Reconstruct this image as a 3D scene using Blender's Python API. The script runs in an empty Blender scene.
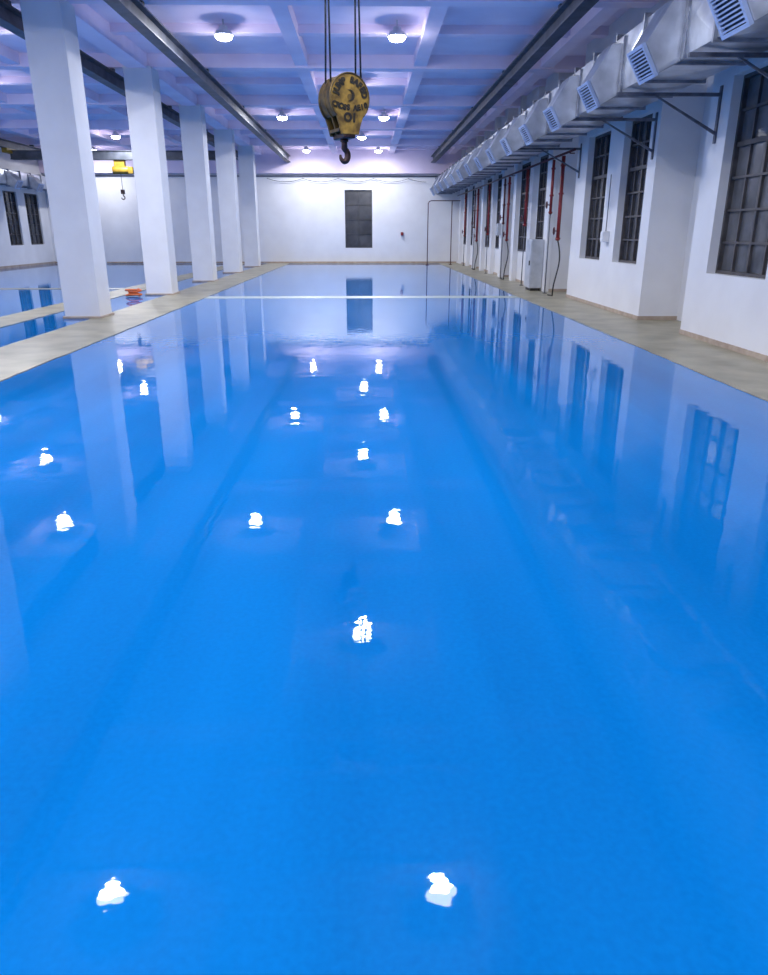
import bpy, bmesh, math, random
from mathutils import Vector, Matrix
random.seed(4)
S = bpy.context.scene
COL = S.collection
S.view_settings.view_transform = 'Standard'
try: S.view_settings.look = 'None'
except Exception: pass

# ------------------------------------------------------------ materials
def new_mat(name):
    m = bpy.data.materials.new(name); m.use_nodes = True
    nt = m.node_tree; b = nt.nodes['Principled BSDF']
    return m, nt, b
def tint(name, c1, c2, scale=3.0, rough=0.6, metal=0.0, bump=0.0, bscale=40, detail=6, stretch=(1,1,1), coat=0.0, lo=0.35, hi=0.65, spec=0.5):
    m, nt, b = new_mat(name)
    mp = nt.nodes.new('ShaderNodeMapping')
    geo = nt.nodes.new('ShaderNodeNewGeometry')
    mp.inputs['Scale'].default_value = stretch
    nt.links.new(geo.outputs['Position'], mp.inputs['Vector'])
    n = nt.nodes.new('ShaderNodeTexNoise'); n.inputs['Scale'].default_value = scale; n.inputs['Detail'].default_value = detail
    nt.links.new(mp.outputs['Vector'], n.inputs['Vector'])
    r = nt.nodes.new('ShaderNodeValToRGB'); r.color_ramp.elements[0].position = lo; r.color_ramp.elements[1].position = hi
    r.color_ramp.elements[0].color = (*c1, 1); r.color_ramp.elements[1].color = (*c2, 1)
    nt.links.new(n.outputs['Fac'], r.inputs['Fac']); nt.links.new(r.outputs['Color'], b.inputs['Base Color'])
    b.inputs['Roughness'].default_value = rough; b.inputs['Metallic'].default_value = metal
    b.inputs['Coat Weight'].default_value = coat; b.inputs['Coat Roughness'].default_value = 0.05
    b.inputs['Specular IOR Level'].default_value = spec
    if bump:
        n2 = nt.nodes.new('ShaderNodeTexNoise'); n2.inputs['Scale'].default_value = bscale
        nt.links.new(geo.outputs['Position'], n2.inputs['Vector'])
        bp = nt.nodes.new('ShaderNodeBump'); bp.inputs['Strength'].default_value = bump; bp.inputs['Distance'].default_value = 0.02
        nt.links.new(n2.outputs['Fac'], bp.inputs['Height']); nt.links.new(bp.outputs['Normal'], b.inputs['Normal'])
    return m

M_wall = tint('white_plaster', (0.73,0.72,0.735), (0.78,0.775,0.79), 1.2, 0.75, bump=0.06, bscale=12, spec=0.3)
M_col = tint('white_column_paint', (0.73,0.72,0.74), (0.77,0.765,0.785), 2.0, 0.6, bump=0.05, bscale=9, spec=0.3)
M_ceil = tint('violet_ceiling_paint', (0.78,0.66,0.80), (0.88,0.77,0.90), 0.8, 0.85, bump=0.05, bscale=5, detail=8, spec=0.1)
M_strip = tint('worn_concrete', (0.22,0.195,0.125), (0.37,0.335,0.235), 1.7, 0.36, bump=0.08, bscale=20, spec=0.35, detail=12, lo=0.3, hi=0.62)
M_cross = tint('pale_joint_paint', (0.42,0.48,0.48), (0.48,0.54,0.53), 3, 0.35)
M_base = tint('tan_skirting', (0.36,0.27,0.21), (0.48,0.39,0.31), 5, 0.5)
M_galv = tint('galvanised_steel', (0.40,0.42,0.47), (0.60,0.63,0.69), 3.0, 0.30, metal=0.75, detail=3, bump=0.3, bscale=2.2)
M_flange = tint('duct_flange_steel', (0.18,0.19,0.23), (0.30,0.32,0.37), 6, 0.4, metal=0.6)
M_slat = tint('blue_grey_louvre', (0.34,0.42,0.60), (0.42,0.50,0.70), 4, 0.4, metal=0.2)
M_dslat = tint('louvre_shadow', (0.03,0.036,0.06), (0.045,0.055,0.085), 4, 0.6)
M_steel = tint('grey_bracket_steel', (0.08,0.085,0.11), (0.16,0.17,0.21), 6, 0.5, metal=0.3)
M_rail = tint('dark_rail_steel', (0.05,0.06,0.075), (0.10,0.11,0.14), 3, 0.5, metal=0.3)
M_frame = tint('window_bar_paint', (0.045,0.043,0.05), (0.09,0.08,0.08), 5, 0.5)
M_fframe = tint('dark_window_bar_paint', (0.03,0.03,0.035), (0.05,0.05,0.055), 5, 0.5)
M_glass = tint('dusty_night_glass', (0.05,0.053,0.062), (0.15,0.15,0.16), 1.6, 0.22, detail=9)
M_fglass = tint('night_window_glass', (0.02,0.022,0.03), (0.06,0.062,0.072), 1.6, 0.18)
M_red = tint('red_pipe_paint', (0.17,0.012,0.015), (0.28,0.025,0.025), 5, 0.4)
M_dred = tint('dark_red_paint', (0.06,0.010,0.014), (0.11,0.014,0.018), 5, 0.4)
M_black = tint('black_rubber', (0.008,0.008,0.009), (0.018,0.018,0.02), 5, 0.5)
M_letter = tint('worn_black_lettering', (0.008,0.007,0.006), (0.05,0.032,0.01), 30, 0.5, lo=0.45, hi=0.75)
M_yel = tint('yellow_crane_paint', (0.08,0.044,0.008), (0.33,0.195,0.030), 9, 0.5, lo=0.38, hi=0.62, detail=10)
M_ycl = tint('hoist_yellow', (0.26,0.16,0.01), (0.38,0.24,0.02), 6, 0.5)
M_yel2 = tint('old_yellow_paint', (0.03,0.018,0.006), (0.15,0.09,0.016), 12, 0.5)
M_hook = tint('forged_hook_steel', (0.02,0.012,0.014), (0.07,0.035,0.035), 10, 0.4, metal=0.5)
M_rope = tint('wire_rope_steel', (0.015,0.015,0.02), (0.05,0.05,0.06), 40, 0.5, metal=0.3)
M_cab = tint('grey_cabinet_paint', (0.40,0.42,0.46), (0.50,0.52,0.56), 4, 0.45)
M_org = tint('orange_hose', (0.62,0.10,0.02), (0.80,0.19,0.04), 6, 0.45)
M_lamp = tint('lamp_housing', (0.55,0.57,0.62), (0.65,0.67,0.72), 4, 0.4)
M_door = tint('grey_door_paint', (0.20,0.22,0.26), (0.28,0.30,0.34), 3, 0.5)

m, nt, b = new_mat('lamp_glow')
b.inputs['Base Color'].default_value = (0.9,0.95,1,1)
b.inputs['Emission Color'].default_value = (0.90,0.94,1,1); b.inputs['Emission Strength'].default_value = 45
M_glow = m

# blue epoxy floor
m, nt, b = new_mat('blue_epoxy')
geo = nt.nodes.new('ShaderNodeNewGeometry')
mp = nt.nodes.new('ShaderNodeMapping'); mp.inputs['Scale'].default_value = (1.3, 0.15, 1)
nt.links.new(geo.outputs['Position'], mp.inputs['Vector'])
n = nt.nodes.new('ShaderNodeTexNoise'); n.inputs['Scale'].default_value = 1.0; n.inputs['Detail'].default_value = 6
nt.links.new(mp.outputs['Vector'], n.inputs['Vector'])
nf = nt.nodes.new('ShaderNodeTexNoise'); nf.inputs['Scale'].default_value = 40; nf.inputs['Detail'].default_value = 4
nt.links.new(geo.outputs['Position'], nf.inputs['Vector'])
mx = nt.nodes.new('ShaderNodeMix'); mx.data_type='FLOAT'; mx.inputs[0].default_value = 0.28
nt.links.new(n.outputs['Fac'], mx.inputs[2]); nt.links.new(nf.outputs['Fac'], mx.inputs[3])
r = nt.nodes.new('ShaderNodeValToRGB')
r.color_ramp.elements[0].position = 0.34; r.color_ramp.elements[1].position = 0.64
r.color_ramp.elements[0].color = (0.0018,0.138,0.43,1); r.color_ramp.elements[1].color = (0.0025,0.192,0.57,1)
nt.links.new(mx.outputs[0], r.inputs['Fac']); nt.links.new(r.outputs['Color'], b.inputs['Base Color'])
b.inputs['Roughness'].default_value = 0.5
b.inputs['Specular IOR Level'].default_value = 0.0
b.inputs['Coat Weight'].default_value = 1.0; b.inputs['Coat Roughness'].default_value = 0.012; b.inputs['Coat IOR'].default_value = 1.23
mp2 = nt.nodes.new('ShaderNodeMapping'); mp2.inputs['Scale'].default_value = (1.6, 2.2, 1)
nt.links.new(geo.outputs['Position'], mp2.inputs['Vector'])
n2 = nt.nodes.new('ShaderNodeTexNoise'); n2.inputs['Scale'].default_value = 2.6; n2.inputs['Detail'].default_value = 3; n2.inputs['Roughness'].default_value = 0.45
nt.links.new(mp2.outputs['Vector'], n2.inputs['Vector'])
bp = nt.nodes.new('ShaderNodeBump'); bp.inputs['Strength'].default_value = 0.14; bp.inputs['Distance'].default_value = 0.008
nt.links.new(n2.outputs['Fac'], bp.inputs['Height']); nt.links.new(bp.outputs['Normal'], b.inputs['Coat Normal'])
M_blue = m

# ------------------------------------------------------------ mesh helper
class B:
    def __init__(s): s.bm = bmesh.new()
    def box(s, x0,x1,y0,y1,z0,z1, mi=0):
        vs = [s.bm.verts.new(p) for p in [(x0,y0,z0),(x1,y0,z0),(x1,y1,z0),(x0,y1,z0),(x0,y0,z1),(x1,y0,z1),(x1,y1,z1),(x0,y1,z1)]]
        for f in [(0,3,2,1),(4,5,6,7),(0,1,5,4),(1,2,6,5),(2,3,7,6),(3,0,4,7)]:
            fc = s.bm.faces.new([vs[i] for i in f]); fc.material_index = mi
    def prism(s, pts, ax, a0, a1, mi=0):
        def P(p, a):
            if ax=='x': return (a,p[0],p[1])
            if ax=='y': return (p[0],a,p[1])
            return (p[0],p[1],a)
        v0=[s.bm.verts.new(P(p,a0)) for p in pts]; v1=[s.bm.verts.new(P(p,a1)) for p in pts]
        f=s.bm.faces.new(v0); f.material_index=mi
        f=s.bm.faces.new(v1[::-1]); f.material_index=mi
        k=len(pts)
        for i in range(k):
            f=s.bm.faces.new([v0[i],v1[i],v1[(i+1)%k],v0[(i+1)%k]]); f.material_index=mi
    def tube(s, pts, rad, n=10, mi=0, smooth=True):
        pts=[Vector(p) for p in pts]
        if not hasattr(rad,'__len__'): rad=[rad]*len(pts)
        rings=[]; up=None
        for i,p in enumerate(pts):
            d=(pts[min(i+1,len(pts)-1)]-pts[max(i-1,0)]).normalized()
            if up is None:
                up=Vector((0,0,1)) if abs(d.z)<0.9 else Vector((1,0,0))
            a=d.cross(up).normalized(); up=a.cross(d).normalized()
            rings.append([s.bm.verts.new(p+(a*math.cos(2*math.pi*k/n)+up*math.sin(2*math.pi*k/n))*rad[i]) for k in range(n)])
        for i in range(len(rings)-1):
            for k in range(n):
                f=s.bm.faces.new([rings[i][k],rings[i][(k+1)%n],rings[i+1][(k+1)%n],rings[i+1][k]]); f.material_index=mi; f.smooth=smooth
        f=s.bm.faces.new(rings[0][::-1]); f.material_index=mi
        f=s.bm.faces.new(rings[-1]); f.material_index=mi
    def done(s, name, mats, origin=None, bevel=0.0, parent=None, recalc=True, **props):
        if recalc: bmesh.ops.recalc_face_normals(s.bm, faces=s.bm.faces)
        vs=s.bm.verts
        if origin is None:
            xs=[v.co.x for v in vs]; ys=[v.co.y for v in vs]; zs=[v.co.z for v in vs]
            origin=((min(xs)+max(xs))/2,(min(ys)+max(ys))/2,min(zs))
        o=Vector(origin)
        for v in vs: v.co-=o
        me=bpy.data.meshes.new(name); s.bm.to_mesh(me); s.bm.free()
        for mm in mats: me.materials.append(mm)
        ob=bpy.data.objects.new(name, me); COL.objects.link(ob)
        if parent is not None:
            ob.parent=parent; ob.location=o-parent_world(parent)
        else: ob.location=o
        if bevel:
            md=ob.modifiers.new('bevel','BEVEL'); md.width=bevel; md.segments=2; md.limit_method='ANGLE'
        for k,v in props.items(): ob[k]=v
        return ob
def parent_world(p):
    l=Vector(p.location)
    while p.parent: p=p.parent; l+=Vector(p.location)
    return l
def empty(name, loc, **props):
    e=bpy.data.objects.new(name,None); e.empty_display_size=0.2; COL.objects.link(e); e.location=loc
    for k,v in props.items(): e[k]=v
    return e
def dup(ob, loc, **props):
    c=ob.copy(); COL.objects.link(c); c.location=loc
    for k,v in props.items(): c[k]=v
    def kids(src,dst):
        for ch in src.children:
            cc=ch.copy(); COL.objects.link(cc); cc.parent=dst; kids(ch,cc)
    kids(ob,c)
    return c

FAR=44.5; NEAR=-8.0; LX=-18.1; TOP=6.15; BB=5.87
BX0,BX1=-4.45,4.3; WX=5.6; RX=6.4

# ------------------------------------------------------------ room shell
g=B(); g.box(LX-0.3,RX+0.3,NEAR-0.3,FAR+0.3,-0.2,0.0); g.done('floor',[M_blue],kind='structure')
def trim(i,x0,x1,y0,y1,z,mat):
    g=B(); g.box(x0,x1,y0,y1,0.0,z); return g.done('trim_%d'%i,[mat],kind='structure')
def strip(i,x0,x1,wob0,wob1):
    g=B(); ys=[NEAR+(FAR-NEAR)*k/210 for k in range(211)]
    a=[(x0+(random.uniform(-0.012,0.012) if wob0 else 0),y) for y in ys]
    b_=[(x1+(random.uniform(-0.012,0.012) if wob1 else 0),y) for y in ys]
    g.prism(a+b_[::-1],'z',0.0,0.012); g.done('trim_%d'%i,[M_strip],kind='structure')
strip(1,-5.75,BX0,1,1)
strip(2,-7.8,-6.95,1,1)
strip(3,BX1,RX,1,0)
trim(4,BX0+0.02,BX1-0.02,20.45,21.15,0.006,M_cross)
trim(5,LX,-7.82,24.0,24.5,0.006,M_strip)
trim(7,-4.42,4.27,FAR-0.5,FAR,0.010,M_strip)

# ceiling with cast beams
g=B(); g.box(LX-0.3,RX+0.3,NEAR-0.3,FAR+0.3,TOP,TOP+0.2)
y=-5.0
while y<FAR:
    main=(round(y-16)%6==0)
    g.box(LX,RX,y-0.14-0.06*main,y+0.14+0.06*main,BB+0.10-0.14*main,TOP+0.02); y+=3.0
for x in (-1.65,1.5,4.9,-9.2,-12.3,-15.5):
    g.box(x-0.17,x+0.17,NEAR,FAR,BB+0.01,TOP+0.02)
g.box(-6.2,-5.7,NEAR,FAR,5.78,TOP+0.02)
g.done('ceiling',[M_ceil],kind='structure')
g=B(); g.box(LX,RX,FAR-0.35,FAR,4.85,TOP); g.done('trim_8',[M_ceil],kind='structure')

g=B(); g.box(LX-0.3,RX+0.3,NEAR-0.3,NEAR,0,TOP); g.done('wall_back',[M_wall],kind='structure')

def holes_wall(g, ax, c0, c1, a0, a1, wins, zt=TOP):
    def bx(u0,u1,z0,z1):
        if u1-u0<1e-4: return
        if ax=='x': g.box(c0,c1,u0,u1,z0,z1)
        else: g.box(u0,u1,c0,c1,z0,z1)
    cur=a0
    for (w0,w1,z0,z1) in sorted(wins):
        bx(cur,w0,0,zt); bx(w0,w1,0,z0) if z0>0.001 else None; bx(w0,w1,z1,zt); cur=w1
    bx(cur,a1,0,zt)

wcount=[0]
def window(ax, c, w0,w1,z0,z1, nc, nr, sgn, fr=0.05, bar=0.022, fm=None, gm=None):
    wcount[0]+=1
    g=B()
    def bx(u0,u1,z0,z1,d0,d1,mi):
        a,b_=sorted((c+sgn*d0,c+sgn*d1))
        if ax=='x': g.box(a,b_,u0,u1,z0,z1,mi)
        else: g.box(u0,u1,a,b_,z0,z1,mi)
    bx(w0,w1,z0,z1,-0.02,0.0,1)
    bx(w0,w0+fr,z0,z1,0,0.07,0); bx(w1-fr,w1,z0,z1,0,0.07,0)
    bx(w0+fr,w1-fr,z0,z0+fr,0,0.07,0); bx(w0+fr,w1-fr,z1-fr,z1,0,0.07,0)
    for i in range(1,nc):
        u=w0+(w1-w0)*i/nc; t=bar*(1.7 if i*2==nc else 1); bx(u-t/2,u+t/2,z0+fr,z1-fr,0,0.04,0)
    for j in range(1,nr):
        z=z0+(z1-z0)*j/nr; t=bar*(2.0 if j==nr-2 else 1); bx(w0+fr,w1-fr,z-t/2,z+t/2,0,0.045,0)
    return g.done('window_%d'%wcount[0],[fm or M_frame,gm or M_glass],kind='structure')

blocks=[(-8.0,-3.0,[(-7.0,-5.2)]),(-1.2,4.8,[(0.0,1.8),(2.4,4.2)]),(6.8,12.9,[(7.6,9.4),(10.35,12.2)]),
        (15.0,20.6,[(15.45,17.0),(17.95,19.65)]),(22.6,28.2,[(23.1,24.8),(25.8,27.6)]),
        (30.2,35.8,[(30.7,32.4),(33.4,35.2)]),(37.8,FAR,[(38.3,40.0),(41.2,43.0)])]
g=B(); gb=B()
for a,b_,ws in blocks:
    holes_wall(g,'x',WX,RX,a,b_,[(w0,w1,1.08,3.95) for w0,w1 in ws])
    gb.box(WX-0.02,WX,a,b_,0.012,0.09); gb.box(WX-0.02,RX,a-0.02,a,0.012,0.09)
    if a>20:
        for p in (a,(ws[0][1]+ws[1][0])/2-0.3,b_-0.5 if b_<FAR else b_-0.9):
            g.box(WX-0.18,WX+0.01,p,p+0.5,0,TOP)
g.box(RX,RX+0.3,NEAR,FAR,0,TOP)
wr=g.done('wall_right',[M_wall],kind='structure')
gb.done('baseboard_right',[M_base],kind='structure')
for a,b_,ws in blocks[1:]:
    for w0,w1 in ws: window('x',WX+(0.22 if a<20 else 0.04),w0,w1,1.08,3.95,4,6,-1,0.05,0.035,gm=M_glass if a<14 else M_fglass)
g=B(); holes_wall(g,'y',FAR,FAR+0.3,LX-0.3,RX+0.3,[(-1.15,0.42,0.86,4.0),(-16.6,-15.2,0.012,2.4)])
g.done('wall_far',[M_wall],kind='structure')
window('y',FAR+0.15,-1.15,0.42,0.86,4.0,2,4,-1,0.05,0.02,M_fframe,M_fglass)
lw=[(39.3,40.8),(41.7,43.4),(34.0,35.6),(31.2,32.8)]
g=B(); holes_wall(g,'x',LX-0.3,LX,NEAR,FAR,[(a,b_,1.08,3.7) for a,b_ in lw]); g.done('wall_left',[M_wall],kind='structure')
for a,b_ in lw: window('x',LX-0.15,a,b_,1.08,3.7,3,5,1,gm=M_fglass)
gb=B(); gb.box(LX,LX+0.02,NEAR,FAR,0.0,0.12); gb.done('baseboard_left',[M_base],kind='structure')
gb=B(); gb.box(LX+0.02,-16.7,FAR-0.02,FAR,0.01,0.10); gb.box(-15.1,WX-0.22,FAR-0.02,FAR,0.01,0.10); gb.done('baseboard_far',[M_base],kind='structure')
g=B(); g.box(-16.6,-15.2,FAR+0.05,FAR+0.1,0.012,2.4,0)
for x0,x1 in ((-16.5,-15.95),(-15.85,-15.3)):
    g.box(x0,x1,FAR+0.03,FAR+0.05,0.2,1.1,0); g.box(x0,x1,FAR+0.03,FAR+0.05,1.25,2.25,0)
g.box(-15.98,-15.94,FAR-0.02,FAR+0.05,1.05,1.2,1)
g.done('door_1',[M_door,M_black],kind='structure')
for i,a in enumerate((20.9,28.5,36.1)):
    g=B(); g.box(RX-0.05,RX-0.001,a,a+1.3,0.012,2.3,0)
    g.box(RX-0.07,RX-0.05,a+0.1,a+0.6,0.2,1.1,0); g.box(RX-0.07,RX-0.05,a+0.7,a+1.2,0.2,1.1,0)
    g.box(RX-0.07,RX-0.05,a+0.1,a+0.6,1.25,2.15,0); g.box(RX-0.07,RX-0.05,a+0.7,a+1.2,1.25,2.15,0)
    g.box(RX-0.11,RX-0.05,a+0.62,a+0.66,1.05,1.2,1)
    g.done('door_%d'%(i+2),[M_door,M_black],kind='structure')

# ------------------------------------------------------------ columns
g=B(); g.box(-6.32,-5.58,15.63,16.37,0.0,5.83); g.box(-6.36,-5.54,15.59,16.41,0.0,0.05,1)
c0=g.done('column',[M_col,M_base],bevel=0.012,label='white painted square concrete column standing on concrete strip',category='column',group='row of white columns')
for y in (22,28,34,40,10,4):
    dup(c0,(c0.location.x,y,c0.location.z))

# ------------------------------------------------------------ crane rails
def rail(x,zt,label):
    g=B(); w=0.13; h=0.34
    pts=[(x-w,zt),(x-w,zt-0.03),(x-0.02,zt-0.05),(x-0.02,zt-h+0.05),(x-w,zt-h+0.03),(x-w,zt-h),(x+w,zt-h),(x+w,zt-h+0.03),(x+0.02,zt-h+0.05),(x+0.02,zt-0.05),(x+w,zt-0.03),(x+w,zt)]
    g.prism(pts,'y',NEAR+0.05,FAR-0.4)
    y=-2.0
    while y<FAR-1:
        g.box(x-0.1,x+0.1,y-0.06,y+0.06,zt-0.01,BB-0.042,0); y+=6
    return g.done('crane_rail',[M_rail],label=label,category='crane rail')
rail(-4.25,5.74,'dark grey steel crane rail under ceiling beside white columns')
rail(3.85,5.74,'dark grey steel crane rail under ceiling beside air duct')
rail(-6.75,5.74,'dark grey steel crane rail under ceiling behind white columns')
rail(-16.6,5.74,'dark grey steel crane rail near side wall of neighbouring bay')
for (x,r_) in ((-4.6,0.05),(4.3,0.04)):
    z=BB-0.04-r_-0.001
    g=B(); g.tube([(x,NEAR,z),(x,FAR-0.35,z)],r_,10)
    g.done('conduit',[M_galv],label='thin grey conduit pipe fixed under ceiling beams beside rail',category='pipe')

# ------------------------------------------------------------ ceiling lamps
def make_lamp(loc):
    x,y,z=loc
    g=B()
    n=24
    prof=[(0.05,0.20),(0.09,0.18),(0.10,0.12),(0.16,0.09),(0.215,0.02),(0.22,0.0),(0.195,0.0)]
    rings=[[g.bm.verts.new((x+r_*math.cos(2*math.pi*k/n),y+r_*math.sin(2*math.pi*k/n),z+h)) for k in range(n)] for r_,h in prof]
    for i in range(len(rings)-1):
        for k in range(n):
            f=g.bm.faces.new([rings[i][k],rings[i][(k+1)%n],rings[i+1][(k+1)%n],rings[i+1][k]]); f.smooth=True
    g.bm.faces.new(rings[0])
    g.tube([(x,y,z+0.19),(x,y,TOP-0.001)],0.014,8)
    o=g.done('ceiling_lamp',[M_lamp],origin=(x,y,z),label='round white high bay lamp glowing under violet ceiling',category='lamp',group='ceiling lamps')
    g=B()
    vs=[[g.bm.verts.new((x+r_*math.cos(2*math.pi*k/n),y+r_*math.sin(2*math.pi*k/n),z+h)) for k in range(n)] for r_,h in ((0.195,0.0),(0.185,-0.035),(0.145,-0.075),(0.08,-0.095),(0.03,-0.10))]
    for i in range(4):
        for k in range(n):
            f=g.bm.faces.new([vs[i][k],vs[i][(k+1)%n],vs[i+1][(k+1)%n],vs[i+1][k]]); f.smooth=True
    g.bm.faces.new(vs[4])
    g.done('lamp_lens',[M_glow],origin=(x,y,z),parent=o,label='glowing white domed diffuser')
    L=bpy.data.lights.new('lamp_light','AREA'); L.shape='DISK'; L.size=0.28; L.energy=160; L.color=(0.94,0.96,1.0)
    lo=bpy.data.objects.new('lamp_light',L); COL.objects.link(lo); lo.parent=o; lo.location=(0,0,-0.11)
    L=bpy.data.lights.new('ceiling_fill_light','POINT'); L.shadow_soft_size=0.07; L.energy=26; L.color=(0.90,0.89,1.0)  # added fill below the fixture, lifts the ceiling brightness
    lo=bpy.data.objects.new('ceiling_fill_light',L); COL.objects.link(lo); lo.parent=o; lo.location=(0,0,-0.19)
    return o
LZ=5.83
lamp=make_lamp((-3.1,6.6,LZ))
pos=[(0.85,6.6)]
for y in (18.5,30.5,42.3): pos+=[(-3.1,y),(0.75,y)]
for y in (0.5,12.6,24.5,36.5): pos+=[(-0.12,y)]
for y in (6.6,18.5): pos+=[(-8.3,y),(-14.0,y)]
for y in (0.5,12.4,24.5,36.5): pos+=[(-11.3,y)]
pos+=[(-3.1,-5.6),(0.75,-5.6),(-15.9,30.5),(-14.4,42.3)]  # last two are extra lamps added to brighten the neighbouring bay
for p in pos: dup(lamp,(p[0],p[1],LZ))

# ------------------------------------------------------------ air ducts
def duct(x0,x1,z0,z1,y0,y1,outs,side,label):
    g=B()
    y=y0; L_=1.2
    while y<y1-0.05:
        ye=min(y+L_,y1); dx=random.uniform(-0.012,0.012); dz=random.uniform(-0.012,0.012); p=0.03
        ya,yb=y+0.012,ye-0.012; ym=(ya+yb)/2
        A=[(x0+dx,z0+dz),(x1+dx,z0+dz),(x1+dx,z1+dz),(x0+dx,z1+dz)]
        r0=[g.bm.verts.new((q[0],ya,q[1])) for q in A]; r1=[g.bm.verts.new((q[0],yb,q[1])) for q in A]
        g.bm.faces.new(r0); g.bm.faces.new(r1[::-1])
        nrm=[(0,-1),(1,0),(0,1),(-1,0)]
        for i in range(4):
            j=(i+1)%4; cx=(A[i][0]+A[j][0])/2+nrm[i][0]*p; cz=(A[i][1]+A[j][1])/2+nrm[i][1]*p
            c=g.bm.verts.new((cx,ym,cz))
            q=[r0[i],r0[j],r1[j],r1[i]]
            for k in range(4): g.bm.faces.new([q[k],q[(k+1)%4],c])
        if ye<y1-0.05: g.box(x0-0.05,x1+0.05,ye-0.022,ye+0.022,z0-0.05,z1+0.05,1)
        y=ye
    xs=x0 if side<0 else x1
    o=g.done('air_duct',[M_galv,M_flange],label=label,category='air duct')
    for yy in outs:
        X=lambda d: xs+side*d
        H=0.27
        g=B()
        prof=[(X(-0.02),z1-0.12),(X(0.20),z1-0.14),(X(0.50),z0+0.14),(X(0.30),z0-0.20),(X(-0.02),z0-0.03)]
        g.prism(prof,'y',yy-H-0.02,yy+H+0.02,0)
        g.box(*sorted((X(-0.005),X(0.05))),yy-H-0.10,yy+H+0.10,z0-0.05,z1-0.04,1)
        a=g.done('air_outlet',[M_galv,M_flange],parent=o,bevel=0.008)
        p0=Vector((X(0.50),0,z0+0.14)); p1=Vector((X(0.30),0,z0-0.20)); t=(p1-p0).normalized()
        nrm=Vector((-t.z,0,t.x))
        if nrm.x*side<0: nrm=-nrm
        g=B(); L=(p1-p0).length
        def quadbox(s0,s1,d0,d1,ya,yb,mi):
            pp=[p0+t*s0+nrm*d0,p0+t*s1+nrm*d0,p0+t*s1+nrm*d1,p0+t*s0+nrm*d1]
            g.prism([(q.x,q.z) for q in pp],'y',ya,yb,mi)
        W=H
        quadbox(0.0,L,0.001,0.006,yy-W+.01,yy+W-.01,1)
        quadbox(-0.015,0.025,0.006,0.05,yy-W-.02,yy+W+.02,0); quadbox(L-0.025,L+.015,0.006,0.05,yy-W-.02,yy+W+.02,0)
        quadbox(0.025,L-0.025,0.006,0.05,yy-W-.02,yy-W+0.025,0); quadbox(0.025,L-0.025,0.006,0.05,yy+W-0.025,yy+W+.02,0)
        ns=8
        for i in range(ns):
            q=0.025+(L-0.05)*(i+0.5)/ns
            quadbox(q-0.009,q+0.009,0.012,0.042,yy-W+.025,yy+W-.025,0)
        g.done('louvre',[M_slat,M_dslat],parent=a,label='blue-grey slatted louvre')
    return o
DX0,DX1,DZ0,DZ1=4.05,4.95,3.82,4.60
duct(DX0,DX1,DZ0,DZ1,1.0,FAR-0.02,[8.2+2.4*k for k in range(15)],-1,'long galvanised rectangular air duct with slatted outlets above windows')
duct(-17.6,-16.9,3.9,4.5,28,FAR-0.02,[30.4+2.4*k for k in range(6)],1,'galvanised rectangular air duct along wall of neighbouring bay')

def bracket(y):
    g=B()
    g.box(3.95,WX-0.001,y-0.022,y+0.022,DZ0-0.10,DZ0-0.05)
    g.prism([(4.55,DZ0-0.10),(4.60,DZ0-0.10),(WX-0.001,3.21),(WX-0.001,3.16)],'y',y-0.015,y+0.015)
    g.box(WX-0.025,WX-0.001,y-0.035,y+0.035,3.05,DZ0+0.05)
    return g.done('wall_bracket',[M_steel],label='grey steel angle bracket holding air duct to wall',category='bracket',group='duct brackets')
br=bracket(12.55)
for y in (7.2,9.9,15.2,20.3):
    dup(br,(br.location.x,y,br.location.z))

g=B(); g.tube([(WX-0.30,13.0,4.35),(WX-0.30,FAR-0.4,4.35)],0.045,10); g.tube([(WX-0.30,13.0,4.2),(WX-0.30,FAR-0.4,4.2)],0.03,8)
y=15.3
while y<FAR-0.5:
    g.box(WX-0.35,WX-0.001,y-0.02,y+0.02,4.14,4.42); y+=7.6
g.done('wall_pipe',[M_steel],label='grey pipes running along the wall behind air duct',category='pipe')

# ------------------------------------------------------------ red pipes
PX=WX-0.30
g=B(); g.tube([(PX,19.8,3.68),(PX,FAR-0.4,3.68)],0.03,10)
for y in (20.2,28.0,35.6): g.box(PX-0.02,WX-0.19,y-0.02,y+0.02,3.62,3.645)
g.done('red_header_pipe',[M_dred],label='long dark red pipe running along the wall under duct',category='pipe')
def standpipe(y,zb,hose=True,x=PX,r_=0.045,mat=M_red):
    g=B(); g.tube([(x,y,3.63),(x,y,zb)],r_,12)
    for z in (3.40,2.7,zb+0.05): g.tube([(x,y,z-0.025),(x,y,z+0.025)],r_+0.02,12)
    if not hose:
        g.tube([(x,y,zb),(x,y,0.014)],0.016,8,1); g.box(x-0.06,x+0.06,y-0.06,y+0.06,0.012,0.03,1)
    o=g.done('standpipe',[mat,M_steel],label='red vertical pipe with valve and black hose beside wall' if hose else 'dark red vertical pipe with valve wheel beside wall',category='pipe',group='red standpipes')
    g=B(); n=16
    c=Vector((x-0.12,y,zb+0.25))
    g.tube([c+Vector((0,0.09*math.cos(2*math.pi*k/n),0.09*math.sin(2*math.pi*k/n))) for k in range(n+1)],0.013,6)
    g.tube([c,(x,y,zb+0.25)],0.014,8); g.tube([c+Vector((0,-.09,0)),c+Vector((0,.09,0))],0.008,6); g.tube([c+Vector((0,0,-.09)),c+Vector((0,0,.09))],0.008,6)
    g.done('valve_wheel',[M_dred],parent=o,label='dark red valve wheel')
    if hose:
        g=B(); pts=[(x,y,zb+0.03)]
        for i in range(1,15):
            t=i/14; pts.append((x+0.05*math.sin(t*5.5),y-0.2*math.sin(t*3.1),zb+0.03-(zb-0.005)*t))
        pts+= [(x-0.05,y+0.1,0.034),(x-0.1,y+0.25,0.033)]
        g.tube(pts,0.020,8); g.done('hose',[M_black],parent=o,label='black rubber hose')
    return o
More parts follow.
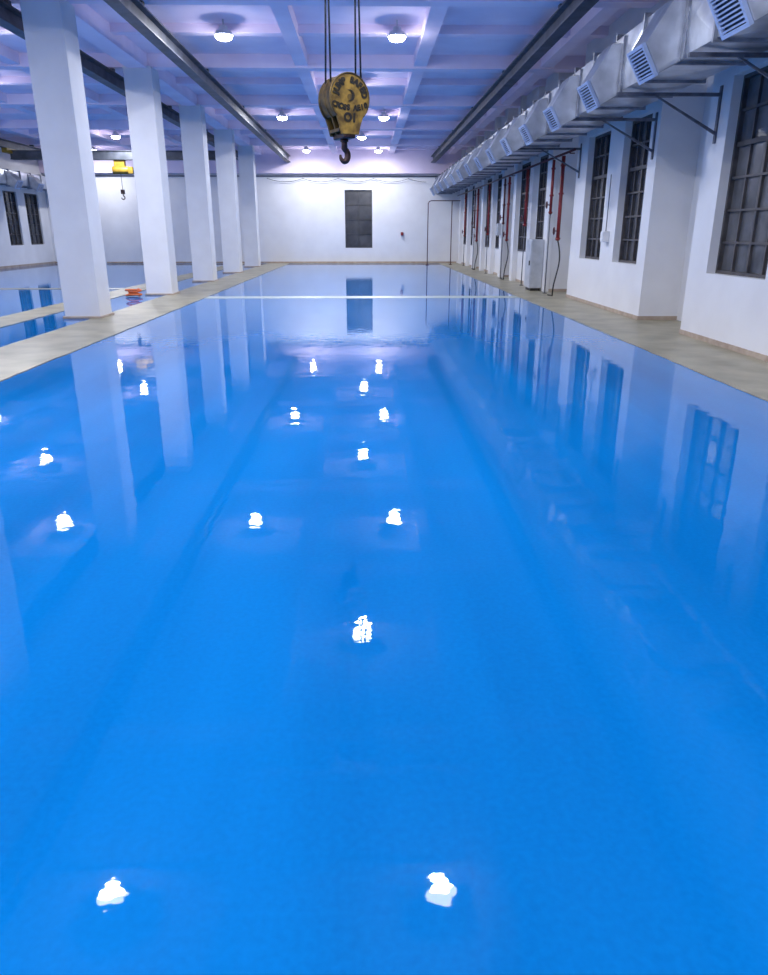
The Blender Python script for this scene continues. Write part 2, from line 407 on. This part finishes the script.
standpipe(20.85,1.5,True,r_=0.05)
standpipe(21.9,2.2,False,r_=0.04)
standpipe(25.3,1.9,False,r_=0.045)
for y,zb,h,m_,r_ in ((28.4,1.4,True,M_red,0.045),(29.3,2.0,False,M_dred,0.035),
                  (32.9,1.6,False,M_red,0.04),(36.1,1.3,True,M_red,0.045),(37.1,1.9,False,M_dred,0.035),(40.6,1.5,False,M_red,0.04)):
    standpipe(y,zb,h,r_=r_,mat=m_)
g=B()
X,Y=3.45,42.0
g.tube([(X,Y,0.0),(X,Y,3.2),(X+0.06,Y,3.3),(X+0.16,Y,3.34),(PX-0.1,Y,3.34)],0.025,10)
g.box(X-0.08,X+0.08,Y-0.08,Y+0.08,0.0,0.03)
g.tube([(4.75,Y,0.012),(4.75,Y,3.33)],0.025,10); g.box(4.67,4.83,Y-0.08,Y+0.08,0.012,0.04)
g.done('pipe_stand',[M_dred],label='dark thin upright pipe frame standing by the wall',category='pipe')
def cabinet(x0,x1,y0,y1,h,z=0.012):
    g=B(); g.box(x0,x1,y0,y1,z+0.08,z+h); g.box(x0+0.03,x1-0.03,y0+0.03,y1-0.03,z,z+0.08,1)
    o=g.done('electrical_cabinet',[M_cab,M_black],bevel=0.01,label='grey metal electrical cabinet standing against white wall',category='cabinet')
    g=B(); g.box(x0-0.02,x0,y0+0.03,y1-0.03,z+0.12,z+h-0.04); d=g.done('door',[M_cab],parent=o,bevel=0.005)
    g=B(); g.box(x0-0.05,x0-0.02,y0+0.08,y0+0.11,z+h*0.5,z+h*0.5+0.14); g.done('handle',[M_black],parent=d,label='black handle')
    return o
cabinet(5.05,5.41,22.85,23.6,1.5)
def wallbox(name,x,y,z,w,h,mat,label,ax='x'):
    g=B()
    if ax=='x':
        g.box(x-0.14,x,y-w/2,y+w/2,z,z+h,0); g.box(x-0.155,x-0.14,y-w/2+0.02,y+w/2-0.02,z+0.02,z+h-0.02,0); g.tube([(x-0.06,y,z+h),(x-0.06,y,z+h+1.2)],0.012,8,1)
    else:
        g.box(x-w/2,x+w/2,y-0.14,y,z,z+h,0); g.box(x-w/2+0.02,x+w/2-0.02,y-0.155,y-0.14,z+0.02,z+h-0.02,0)
    return g.done(name,[mat,M_steel],label=label,category='switch box',bevel=0.004)
wallbox('switch_box',WX-0.001,17.45,1.5,0.2,0.24,M_wall,'small white switch box on wall between windows')
wallbox('switch_box',WX-0.181,30.45,1.6,0.3,0.45,M_cab,'grey switch box with conduit on white pier')
wallbox('switch_box',2.15,FAR-0.001,1.55,0.15,0.18,M_red,'tiny red box on white end wall','y')

g=B(); g.tube([(LX+0.1,FAR-0.08,4.72),(WX-0.6,FAR-0.08,4.72)],0.03,8)
for x in range(-18,5,2): g.box(x-0.02,x+0.02,FAR-0.09,FAR-0.001,4.70,4.74)
g.done('wall_pipe',[M_steel],label='thin dark pipe along top of end wall',category='pipe')
g=B(); pts=[]
for i in range(37):
    x=-5.5+i*0.25; ph=((x+5.5)%2.0)/2.0
    pts.append((x,FAR-0.14,4.6-0.18*(1-(2*ph-1)**2)))
g.tube(pts,0.012,6)
for k in range(5): g.box(-5.51+2*k,-5.49+2*k,FAR-0.15,FAR-0.001,4.58,4.62)
g.done('hanging_cable',[M_black],label='black cable drooping in loops along end wall',category='cable')

# ------------------------------------------------------------ crane hook block
HX,HY,HZ=-0.22,8.75,3.01
hk=empty('crane_hook_block',(HX,HY,HZ-0.75),label='weathered yellow and black crane pulley block with hook on wire ropes',category='crane hook')
rot=Matrix.Rotation(math.radians(27),4,'Z')
def R(p):
    v=rot@Vector(p); return Vector((HX,HY,HZ))+v
def outline(s=1.0):
    pts=[]
    for i in range(0,37):
        a=math.radians(-48+276*i/36); pts.append((0.235*s*math.cos(a),0.05+0.245*s*math.sin(a)))
    pts+=[(-0.125*s,-0.22*s),(-0.105*s,-0.30*s),(0.105*s,-0.30*s),(0.125*s,-0.22*s)]
    return pts
def plate(y0,y1,s,mats,name,label):
    g=B(); g.prism(outline(s),'y',y0,y1,0)
    for v in g.bm.verts: v.co=R(v.co)
    return g.done(name,mats,parent=hk,bevel=0.008,label=label,origin=(HX,HY,HZ))
plate(-0.155,-0.13,1.0,[M_yel],'cheek_plate','worn yellow plate with black lettering')
plate(0.13,0.155,1.0,[M_yel2],'cheek_plate','dirty yellow plate')
plate(-0.012,0.012,0.97,[M_yel2],'centre_plate','dirty yellow plate')
g=B(); pts=[R((0.227*math.cos(math.radians(-46+272*k/40)),-0.157,0.05+0.237*math.sin(math.radians(-46+272*k/40)))) for k in range(41)]
g.tube(pts,0.008,6); g.done('plate_rim',[M_yel2],parent=hk,origin=(HX,HY,HZ))
for yy in (-0.07,0.07):
    g=B(); n=28; prof=[(0.03,-0.045),(0.18,-0.045),(0.195,-0.04),(0.165,0.0),(0.195,0.04),(0.18,0.045),(0.03,0.045)]
    rr=[[g.bm.verts.new(R((r_*math.cos(2*math.pi*k/n),yy+h,0.06+r_*math.sin(2*math.pi*k/n)))) for k in range(n)] for r_,h in prof]
    for i in range(len(rr)-1):
        for k in range(n):
            f=g.bm.faces.new([rr[i][k],rr[i][(k+1)%n],rr[i+1][(k+1)%n],rr[i+1][k]]); f.smooth=True
    g.done('sheave',[M_hook],parent=hk,label='dark grooved pulley wheel',origin=(HX,HY,HZ))
g=B(); g.tube([R((0,-0.157,0.06)),R((0,0.18,0.06))],0.03,16)
g.done('axle',[M_yel2],parent=hk,label='dirty yellow axle')
g=B()
for sx in (-1,1):
    pts=[]
    for k in range(9):
        a=math.radians(-50+95*k/8); pts.append((sx*0.225*math.cos(a),0.06+0.235*math.sin(a)))
    for k in range(8,-1,-1):
        a=math.radians(-50+95*k/8); pts.append((sx*0.205*math.cos(a),0.06+0.215*math.sin(a)))
    g.prism(pts,'y',-0.13,-0.02); g.prism(pts,'y',0.02,0.13)
g.box(-0.12,0.12,-0.13,0.13,-0.27,-0.24)
for v in g.bm.verts: v.co=R(v.co)
g.done('rope_guard',[M_yel2],parent=hk,origin=(HX,HY,HZ),label='dirty yellow side guard')
g=B(); g.box(-0.07,0.07,-0.15,0.15,-0.335,-0.27)
for v in g.bm.verts: v.co=R(v.co)
g.done('crosshead',[M_hook],parent=hk,bevel=0.015,origin=(HX,HY,HZ))
g=B(); pts=[]; rad=[]
pts+=[R((0,0,-0.33)),R((0,0,-0.38)),R((0.0,0,-0.43))]; rad+=[0.034,0.032,0.034]
for i in range(17):
    a=math.radians(80-265*i/16); pts.append(R((-0.006+0.045*math.cos(a),0,-0.495+0.062*math.sin(a)))); rad.append(0.030+0.008*math.sin(math.pi*i/16)-0.018*(i/16)**2)
g.tube(pts,rad,12); g.tube([R((0,0,-0.335)),R((0,0,-0.36))],0.045,12)
g.done('hook',[M_hook],parent=hk,origin=(HX,HY,HZ),label='dark forged steel hook')
for (sx,sy) in ((-0.18,-0.07),(0.18,-0.07),(-0.18,0.07),(0.18,0.07)):
    p=R((sx,sy,0.06)); q=Vector((HX+sx*0.8,HY+sy*1.6,5.45))
    g=B(); g.tube([p,q],0.010,8); g.done('wire_rope',[M_rope],parent=hk,label='thin dark wire rope')
gl=B()
def lettering(txt,x,z,size,rotz=0,off=0.0045):
    cu=bpy.data.curves.new('lettering','FONT'); cu.body=txt; cu.size=size; cu.align_x='CENTER'; cu.align_y='CENTER'; cu.extrude=0.003; cu.offset=off
    o=bpy.data.objects.new('lettering_tmp',cu); COL.objects.link(o)
    dg=bpy.context.evaluated_depsgraph_get(); me=bpy.data.meshes.new_from_object(o.evaluated_get(dg))
    mt=Matrix.Translation(Vector((HX,HY,HZ))+(rot@Vector((x,-0.159,z))))@rot@Matrix.Rotation(math.radians(90),4,'X')@Matrix.Rotation(rotz,4,'Z')
    me.transform(mt); gl.bm.from_mesh(me)
    bpy.data.objects.remove(o); bpy.data.meshes.remove(me); bpy.data.curves.remove(cu)
def arc(txt,r,cz,size,mid,step=0.2):
    k=len(txt)
    for i,ch in enumerate(txt):
        a=mid-(i-(k-1)/2)*step
        if ch==' ': continue
        lettering(ch,r*math.cos(a),cz+r*math.sin(a)+random.uniform(-.004,.004),size*random.uniform(0.95,1.1),a-math.pi/2+random.uniform(-0.1,0.1),off=0.006)
arc('JUMP SAFED',0.170,0.05,0.082,math.pi/2,0.30)
for i,ch in enumerate('CROSS AE10'):
    if ch!=' ': 
        xx=(i-4.5)*0.041; lettering(ch,xx,-0.045+0.9*xx*xx+random.uniform(-.004,.004),0.072,rotz=xx*1.6+random.uniform(-0.08,0.08),off=0.0045)
lettering('O1',0,-0.14,0.115,rotz=-0.05,off=0.006)
c=[]
for k in range(13):
    a=math.radians(-100+200*k/12); c.append((0.0+0.055*math.cos(a),0.075+0.055*math.sin(a)))
for k in range(12,-1,-1):
    a=math.radians(-95+190*k/12); c.append((-0.026+0.050*math.cos(a),0.075+0.052*math.sin(a)))
g2=B(); g2.prism(c,'y',-0.162,-0.156)
for v in g2.bm.verts: v.co=R(v.co)
bmesh.ops.recalc_face_normals(g2.bm,faces=g2.bm.faces)
tm=bpy.data.meshes.new('t'); g2.bm.to_mesh(tm); g2.bm.free(); gl.bm.from_mesh(tm); bpy.data.meshes.remove(tm)
gl.done('lettering',[M_letter],parent=hk,recalc=False,origin=(HX,HY,HZ),label='worn black painted letters and crescent mark')
tr=empty('hoist_trolley',(HX,HY,5.45),label='grey hoist trolley under ceiling holding wire ropes',category='hoist')
g=B(); g.box(HX-0.35,HX+0.35,HY-0.22,HY+0.22,5.56,5.77); g.box(HX-0.3,HX-0.24,HY-0.2,HY+0.2,5.45,5.56); g.box(HX+0.24,HX+0.3,HY-0.2,HY+0.2,5.45,5.56)
g.done('trolley_frame',[M_lamp],parent=tr,bevel=0.01)
g=B(); g.tube([(HX-0.24,HY,5.5),(HX+0.24,HY,5.5)],0.07,16); g.done('rope_drum',[M_steel],parent=tr)
g=B(); g.box(-1.78,1.63,HY-0.09,HY+0.09,5.77,5.879); g.done('cross_girder',[M_lamp],parent=tr)

# ------------------------------------------------------------ second crane in side bay
CY=37.6
cr=empty('overhead_crane',(-12,CY,4.2),label='overhead travelling crane with yellow hoist in neighbouring bay',category='crane')
g=B(); g.box(-16.6,-6.75,CY-0.14,CY+0.14,4.98,5.32)
g.box(-16.6,-6.75,CY-0.22,CY+0.22,4.95,4.98); g.box(-16.6,-6.75,CY-0.22,CY+0.22,5.32,5.34)
g.done('girder',[M_rail],parent=cr)
for x in (-16.6,-6.75):
    g=B(); g.box(x-0.12,x+0.12,CY-0.7,CY+0.7,5.2,5.399); g.done('end_carriage',[M_ycl],parent=cr)
g=B(); g.tube([(-11.95,CY,4.5),(-11.2,CY,4.5)],0.17,20); g.box(-11.85,-11.35,CY-0.12,CY+0.12,4.6,4.95); g.box(-11.2,-10.98,CY-0.15,CY+0.15,4.35,4.64)
g.done('hoist',[M_ycl],parent=cr,bevel=0.01,label='yellow electric hoist')
g=B(); g.tube([(-11.6,CY,4.35),(-11.6,CY,3.6)],0.012,6)
pts=[(-11.6,CY,3.5),(-11.6,CY,3.4)]
for i in range(10):
    a=math.radians(80-260*i/9); pts.append((-11.61+0.08*math.cos(a),CY,3.29+0.08*math.sin(a)))
g.tube(pts,0.025,8); g.box(-11.68,-11.52,CY-0.07,CY+0.07,3.45,3.65)
g.done('hook',[M_hook],parent=cr,label='dark hook on rope')

# ------------------------------------------------------------ orange hose coil
g=B(); pts=[]
for i in range(0,130):
    a=i*0.2; rr_=0.10+0.05*math.sin(a*0.37)+0.02*(i%17)/17; pts.append((-6.52+rr_*1.35*math.cos(a),21.1+rr_*math.sin(a)*1.2,0.030+0.06*(i/42)+0.012*math.sin(a*1.7)))
g.tube(pts,0.026,8)
g.done('hose_coil',[M_org],label='coiled bright orange hose lying on blue floor by column',category='hose')

# ------------------------------------------------------------ world + camera
w=bpy.data.worlds.new('world'); S.world=w; w.use_nodes=True
w.node_tree.nodes['Background'].inputs[0].default_value=(0.05,0.07,0.15,1); w.node_tree.nodes['Background'].inputs[1].default_value=0.5
cd=bpy.data.cameras.new('camera'); cam=bpy.data.objects.new('camera',cd); COL.objects.link(cam)
cam.location=(0,0,1.71); cam.rotation_euler=(math.radians(90-19.5),0,math.radians(-1.42))
cd.sensor_fit='VERTICAL'; cd.sensor_height=36; cd.lens=36*720/975; cd.clip_end=200
S.camera=cam
